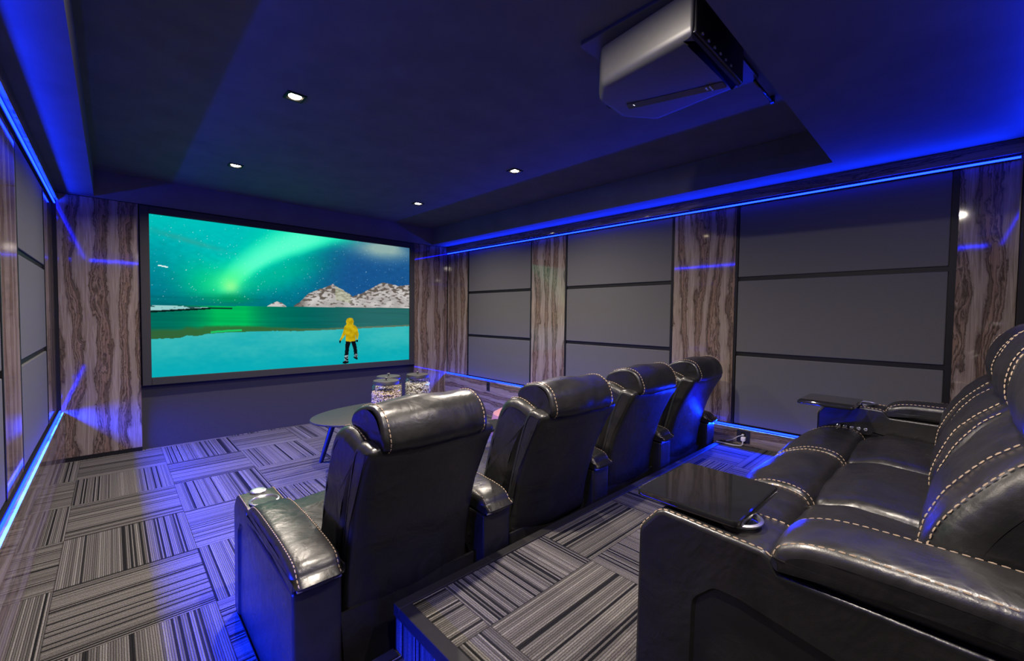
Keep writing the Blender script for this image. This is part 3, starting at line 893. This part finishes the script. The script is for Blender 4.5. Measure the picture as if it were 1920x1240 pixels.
ARM_PROF = fillet([(0.0, .012, .01), (0.0, .462, .012), (.54, .468, .01), (.562, .508, .03), (.735, .510, .035), (.785, .45, .05), (.79, .012, .02)], .02, 8)
ARM_PROF2 = fillet([(0.0, .012, .01), (0.0, .462, .012), (.49, .468, .01), (.515, .500, .03), (.735, .510, .035), (.785, .45, .05), (.79, .012, .02)], .02, 8)
ARM_IN2 = fillet([(.10, .0125, .003), (.10, .26, .03), (.40, .355, .06), (.56, .385, .03), (.61, .385, .03), (.655, .34, .05), (.66, .0125, .003)], .02, 8)
ARM_IN = fillet([(.10, .0125, .003), (.10, .30, .03), (.46, .40, .06), (.60, .425, .03), (.67, .42, .03), (.715, .37, .05), (.72, .0125, .003)], .02, 8)
PAD_PROF = resample(smooth_closed([(-.006, .474), (.000, .498), (.035, .528), (.15, .541), (.32, .545), (.46, .542), (.528, .524), (.548, .497), (.535, .474), (.27, .470)], 5), .018)
def make_arm(parent, xc, hw=.070, dy=0.0, dz=0.0, pl=1.0, inner=None, body=None, front=False, outer=None, cup=True, name='armrest', pw=1.0):
    sh = lambda P: [(y + dy, z + dz) for y, z in P]
    mb = MB(); loft(mb, sh(body or ARM_PROF), xc - hw, xc + hw, r=.010, nx=4, recess=(sh(inner or ARM_IN), .008, 'both'), stitch=[.008], stitch_span=lambda y, z: z - dz > .30 and y - dy > .50 or (y - dy < .004 and z - dz > .05))
    a = mb.build(name, [LEATHER, STITCH], parent)
    mb = MB(); loft(mb, sh([(y * pl, z) for y, z in PAD_PROF]), xc - hw * pw - .003, xc + hw * pw + .003, r=.022, bulge=.007, nx=8, stitch=[.014], stitch_span=lambda y, z: z - dz > .478)
    mb.build('arm_pad', [LEATHER, STITCH], a, wrinkle=(.0016, 8))
    mb = MB(); mb.box(xc - hw + .010, xc + hw - .004, -.007 + dy, .001 + dy, .461 + dz, .470 + dz, 0, .0015)
    mb.build('metal_strip', STEEL, a)
    if cup:
        mb = MB(); mb.lathe([(.040, -.002), (.052, .0), (.053, .004), (.047, .006), (.043, .002), (.041, -.004), (.040, -.03), (.0, -.034)], (xc, .597 + dy, .512 + dz), 28)
        mb.build('cup_holder', [STEEL], a)
        mb = MB(); mb.lathe([(.040, -.001), (.0405, .0012), (.0, .0014)], (xc, .597 + dy, .5115 + dz), 24); mb.build('cup_well', PLASTIC, a)
    if cup == 'cap':
        mb = MB(); mb.lathe([(.030, -.002), (.030, .004), (.026, .007), (.008, .0075), (.0, .0065)], (xc + .004, .715 + dy, .5105 + dz), 24)
        mb.build('tray_socket_cap', CHROME, a)
    return a
def make_tray(parent, xc, yc, z, post, sx=.29, sy=.23):
    mb = MB(); poly = fillet([(xc - sx / 2, yc - sy / 2), (xc + sx / 2, yc - sy / 2), (xc + sx / 2, yc + sy / 2), (xc - sx / 2, yc + sy / 2)], .018, 5)
    V_, F_ = [], []
    lv = [(z - .017, -.004), (z - .014, 0), (z - .004, 0), (z - .001, -.0015), (z, -.005)]
    for zz, d in lv:
        for (x, y) in poly_offset(poly, d): V_.append((x, y, zz))
    m = len(poly)
    for i in range(len(lv) - 1):
        for q in range(m): F_.append((i * m + q, i * m + (q + 1) % m, (i + 1) * m + (q + 1) % m, (i + 1) * m + q))
    mb.add(V_, F_, 0, True)
    mb.add(V_[:m], [tuple(range(m))[::-1]], 0, False); mb.add(V_[-m:], [tuple(range(m))], 0, False)
    t = mb.build('tray_table', GLOSSB, parent)
    mb = MB(); px, py, pz = post
    mb.lathe([(.045, 0), (.045, .006), (.016, .010), (.016, z - .018 - pz)], (px, py, pz), 20)
    mb.box(min(px, xc) - .03, max(px, xc) + .03, min(py, yc) - .02, max(py, yc) + .02, z - .024, z - .016, 0, .003)
    mb.build('tray_bracket', PLASTIC, t)
    return t
arm_r = make_arm(ch0, PITCH / 2)
chair_labels = ['black leather recliner at the near left end of the front row, both arms showing',
                'black leather recliner second from the near left end, black tray on its far arm',
                'black leather recliner third from the left in the front row, blue glow across its back',
                'black leather recliner at the far end of the front row beside the right wall']
CHX = [1.098, 1.825, 2.535, 3.255]
chairs = [ch0] + [copy_tree(ch0) for _ in range(3)]
TWIST, LEAN = (0.5, -4.0, -1.0, 0.0), (0.0, 2.6, 0.8, 0.5)
for c, x, lab in zip(chairs, CHX, chair_labels):
    c.location = (x, Y0, 0); c['label'] = lab
    for ch in c.children:                       # the reclining backs do not line up exactly
        if ch.name.split('.')[0] in ('back_shell', 'backrest_cushion', 'headrest'):
            ch.rotation_euler = (math.radians(LEAN[chairs.index(c)]), 0, math.radians(TWIST[chairs.index(c)]))
bpy.context.view_layer.update()
# the free left arm of the first chair, with chrome cap
make_arm_parent = chairs[0]
sv = Vector(make_arm_parent.location)
a = make_arm(make_arm_parent, CHX[0] - PITCH / 2, dy=Y0, cup='cap')
make_tray(chairs[1], CHX[1] + PITCH / 2 - .06, -2.945, .545, (CHX[1] + PITCH / 2, Y0 + .70, .497), sx=.22, sy=.20)

# ------------------------------------------------------------------ back sofa, on the platform
SB = [1.405, 1.975, 2.545, 3.115]         # seat boundaries
AW = .085
so = thing('reclining_sofa', (2.26, -4.85, Z_RISER), 'black leather three seat reclining sofa on the carpeted platform of the back row', 'sofa')
YF = -4.405
seat_p = resample(fillet([(-4.690, .42, .01), (-4.690, .655, .05), (-4.80, .690, .12), (-5.02, .672, .05), (-5.02, .42, .01)], .02, 6), .022)
foot_p = resample(smooth_closed([(-4.420, .36), (-4.398, .45), (-4.412, .555), (-4.462, .635), (-4.545, .678), (-4.630, .684), (-4.688, .655), (-4.70, .56), (-4.68, .40), (-4.55, .345)], 5), .022)
back_p = resample(smooth_closed([(-5.000, .60), (-4.975, .70), (-4.972, .80), (-4.998, .89), (-5.045, .97), (-5.095, 1.02), (-5.14, 1.05), (-5.20, 1.02), (-5.21, .80), (-5.19, .60)], 5), .022)
head_p = resample(smooth_closed([(-5.122, 1.005), (-5.098, 1.06), (-5.103, 1.13), (-5.137, 1.20), (-5.19, 1.235), (-5.25, 1.215), (-5.265, 1.12), (-5.22, 1.02), (-5.165, .985)], 5), .018)
for q in range(3):
    a, b = SB[q], SB[q + 1]
    mb = MB(); loft(mb, seat_p, a + .002, b - .002, r=.045, bulge=.014, nx=14); mb.build('seat_cushion', [LEATHER, STITCH], so, wrinkle=(.006, 7))
    mb = MB(); loft(mb, foot_p, a + .002, b - .002, r=.030, bulge=.012, nx=14, stitch=[.022], stitch_span=lambda y, z: z > .56)
    mb.build('footrest', [LEATHER, STITCH], so, wrinkle=(.004, 8))
    mb = MB(); loft(mb, back_p, a + .004, b - .004, r=.060, bulge=.012, nx=16, nr=6, stitch=[.135, .035], both=False, stitch_span=lambda y, z: y > -5.10 and z > .70)
    mb.build('backrest', [LEATHER, STITCH], so, wrinkle=(.007, 8))
    mb = MB(); loft(mb, head_p, a + .03, b - .03, r=.035, bulge=.014, nx=14, stitch=[.030], stitch_span=lambda y, z: y > -5.17 and z > 1.0)
    mb.build('headrest', [LEATHER, STITCH], so, wrinkle=(.006, 9))
mb = MB(); mb.box(SB[0], SB[3], -5.20, -4.47, Z_RISER + .006, .44, 0, .02); mb.build('base', LEATHER, so)
DY, DZ = -5.275, Z_RISER
AP = [(y * .98 + .005 if y < .5 else y, z) for y, z in ARM_PROF]
for side, xc in ((0, SB[0] - AW), (1, SB[3] + AW)):
    arm = make_arm(so, xc, hw=AW, dy=DY, dz=DZ, cup=True, pl=.92, inner=ARM_IN2, body=ARM_PROF2)
    if side == 1:
        mb = MB(); mb.prism(fillet([(-4.555, .665), (-4.555, .715), (-4.725, .715), (-4.725, .665)], .024), 'x', xc - AW - .004, xc - AW + .004)
        mb.build('control_panel', PLASTIC, arm)
        for u in range(5):
            mb = MB(); cy = -4.585 - u * .028
            m2 = MB(); m2.lathe([(.0095, 0), (.0095, .002), (.007, .004), (.0, .0035)], (0, 0, 0), 14)
            mb.v = [(xc - AW - .004 - p[2], cy + p[0], .690 + p[1]) for p in m2.v]; mb.f, mb.m, mb.sm = m2.f, m2.m, m2.sm
            mb.build('button', STEEL, arm)
    # oval tray base in the top of the arm
    mb = MB(); mb.lathe([(1, 0), (1, .004), (.9, .007), (.0, .0072)], (xc + .01, -4.62, .8085), 28, ex=.058, ey=.10)
    mb.build('tray_base', GLOSSB, arm)
make_tray(so, 1.395, -4.588, .832, (SB[0] - AW + .01, -4.60, .80), sx=.285, sy=.235)
make_tray(so, 3.055, -4.555, .832, (SB[3] + AW - .02, -4.60, .80), sx=.305, sy=.235)

# ------------------------------------------------------------------ coffee table, jars, pouf
TZ, TX, TY = .42, 2.08, -1.63
tb = thing('coffee_table', (TX, TY, 0), 'oval black coffee table on splayed legs in front of the screen', 'table')
mb = MB(); mb.lathe([(0, -.020), (.97, -.020), (.995, -.014), (1.0, -.008), (.995, -.002), (.985, 0), (0, 0)], (TX, TY, TZ), 72, ex=.665, ey=.40)
mb.build('table_top', TABLE, tb)
for sx in (-1, 1):
    for sy in (-1, 1):
        mb = MB(); mb.tube([(TX + sx * .40, TY + sy * .20, TZ - .018), (TX + sx * .50, TY + sy * .27, .0)], [.026, .017], 12); mb.build('leg', TABLE_LEG, tb)
ICO = []
_bm = bmesh.new(); bmesh.ops.create_icosphere(_bm, subdivisions=1, radius=1.0)
_bm.verts.ensure_lookup_table()
ICOV = [p.co.copy() for p in _bm.verts]; ICOF = [tuple(q.index for q in f.verts) for f in _bm.faces]; _bm.free()
JARS = [((2.06, -1.575), .127, .68, POP, 'glass jar of golden popcorn with black lid, the nearest on the table', 'golden popcorn filling the nearest glass jar on the table'),
        ((2.20, -1.345), .124, .70, POP, 'glass jar of popcorn standing half hidden behind the nearest jar', 'popcorn inside the jar half hidden behind the nearest jar'),
        ((2.475, -1.405), .122, .74, POP_W, 'glass jar of pale popcorn standing apart at the right of the table', 'pale popcorn filling the jar that stands apart on the right')]
for ((x, y), r, fill, pmat, lab, plab) in JARS:
    h = .232
    j = thing('popcorn_jar', (x, y, TZ), lab, 'jar', 'glass popcorn jars on the coffee table')
    mb = MB()
    outp = [(0.0, .0), (r * .86, .0), (r * .96, .006), (r, .022), (r, .165), (r * .985, .185), (r * .92, .205), (r * .84, .216), (r * .80, .222), (r * .80, h)]
    inn = [(r * .80 - .003, h), (r * .80 - .003, .222), (r * .84 - .004, .214), (r * .92 - .004, .203), (r * .985 - .004, .184), (r - .004, .165), (r - .004, .024), (r * .93, .010), (0.0, .008)]
    mb.lathe(outp + inn, (x, y, TZ), 48); mb.build('glass_body', GLASS, j)
    mb = MB(); mb.lathe([(r * .84, h - .012), (r * .865, h - .010), (r * .865, h + .016), (r * .85, h + .020), (0.0, h + .021)], (x, y, TZ), 40)
    lid = mb.build('lid', LID, j)
    mb = MB(); mb.lathe([(.006, h + .020), (.005, h + .034), (.013, h + .038), (.015, h + .043), (.010, h + .047), (0, h + .048)], (x, y, TZ), 20); mb.build('knob', LID, lid)
    mb = MB()
    rr = random.Random(int(x * 1000))
    H = .215 * fill
    ri = r - .016
    mb.lathe([(0, .014), (ri * .9, .014), (ri, .03), (ri, H), (ri * .6, H + .012), (0, H + .014)], (x, y, TZ), 28, 1)
    for q in range(1500):
        if q < 1150:
            a = rr.random() * 2 * PI; z = .016 + rr.random() * (H - .012); rad = ri + .001 + rr.random() * .006
            if z < .03: rad -= .012
        else:
            a = rr.random() * 2 * PI; rad = ri * math.sqrt(rr.random()); z = H + .012 * rr.random() + (ri - rad) * .14
        s0 = .0058 * (.6 + .9 * rr.random())
        c = Vector((x + rad * math.cos(a), y + rad * math.sin(a), TZ + z))
        rot = Matrix.Rotation(rr.random() * 6, 3, Vector((rr.random() - .5, rr.random() - .5, rr.random() - .5)).normalized())
        sc = Vector((.8 + .5 * rr.random(), .8 + .5 * rr.random(), .6 + .4 * rr.random()))
        mb.add([c + rot @ (Vector((p.x * sc.x, p.y * sc.y, p.z * sc.z)) * s0 * (.75 + .5 * rr.random())) for p in ICOV], ICOF, 0, True)
    pc = mb.build('popcorn', [pmat, POP_D], angle=180)
    tag(pc, plab, 'popcorn', 'popcorn in the jars', 'stuff')
pf = MB(); pf.lathe([(0, 0), (.22, 0), (.245, .03), (.255, .12), (.252, .24), (.235, .31), (.17, .345), (.0, .358)], (3.16, -2.10, 0), 48)
pf.build('pouf', PINK, tags=('round pink pouf peeking out behind the tray between two front recliners', 'pouf'))

# ------------------------------------------------------------------ outlets and cables on the right base
ol = []
for (y0, y1, z0, z1, lab) in ((-0.987, -0.927, .30, .412, 'black power outlet plate under the LED strip near the screen'), (-3.968, -3.876, .318, .412, 'black power outlet plate with plugs near the end of the front row')):
    t = thing('power_outlet', (W - .046, (y0 + y1) / 2, z0), lab, 'power outlet', 'black outlets on the right wall base')
    mb = MB(); mb.box(W - .048, W - .0425, y0, y1, z0, z1, 0, .002); mb.build('cover_plate', PLASTIC, t)
    for dz in (.3, .7):
        mb = MB(); zc = z0 + (z1 - z0) * dz; yc = (y0 + y1) / 2
        mb.box(W - .0500, W - .0475, yc - .016, yc + .016, zc - .014, zc + .014, 0, .001); mb.build('socket', BLACKTRIM, t)
cb = thing('power_cable', (3.73, -3.93, Z_RISER), 'white plug and grey cable trailing from the outlet along the platform', 'cable')
mb = MB(); mb.box(W - .082, W - .0505, -3.945, -3.915, .335, .366, 0, .006); mb.build('plug', WHITE, cb)
mb = MB(); mb.tube([(W - .075, -3.93, .340), (W - .085, -3.93, .312), (W - .10, -3.925, Z_RISER + .006), (3.675, -3.88, Z_RISER + .006), (3.68, -3.80, Z_RISER + .006), (3.645, -3.72 - .05, Z_RISER + .013)], .005, 8); mb.build('cord', GREYCAB, cb)
cb2 = thing('charger_cable', (3.74, -3.88, Z_RISER), 'thin pale charger lead plugged into the upper socket of the outlet', 'cable')
mb = MB(); mb.box(W - .068, W - .0505, -3.932, -3.916, .372, .384, 0, .002); mb.build('plug', GREYCAB, cb2)
mb = MB(); mb.tube([(W - .066, -3.924, .378), (W - .085, -3.90, .368), (W - .075, -3.86, .335), (W - .065, -3.81, Z_RISER + .012)], .0028, 8); mb.build('cord', GREYCAB, cb2)

# ------------------------------------------------------------------ world, camera, view
wd = bpy.data.worlds.new('dark'); SC.world = wd; wd.use_nodes = True
wd.node_tree.nodes['Background'].inputs[0].default_value = (.01, .01, .012, 1)

yaw, pitch, roll, fpx = .7589, -.0356, .0119, 791.26
f = Vector((math.sin(yaw) * math.cos(pitch), math.cos(yaw) * math.cos(pitch), math.sin(pitch)))
r = Vector((math.cos(yaw), -math.sin(yaw), 0)); u = r.cross(f)
c_, s_ = math.cos(roll), math.sin(roll)
X, Yv = r * c_ + u * s_, -r * s_ + u * c_
cam = bpy.data.cameras.new('camera'); cam.sensor_width = 36; cam.lens = fpx / 1920 * 36; cam.clip_start = 0.02
co = bpy.data.objects.new('camera', cam); COL.objects.link(co)
co.matrix_world = Matrix(((X.x, Yv.x, -f.x, .3238), (X.y, Yv.y, -f.y, -5.0), (X.z, Yv.z, -f.z, 1.253), (0, 0, 0, 1)))
SC.camera = co
SC.view_settings.view_transform = 'Standard'
SC.view_settings.look = 'None'
SC.view_settings.gamma = 1.0
SC.view_settings.exposure = 0.0
SC.view_settings.use_curve_mapping = False
SC.cycles.use_denoising = True
SC.cycles.max_bounces = 8
SC.cycles.sample_clamp_indirect = 6.0
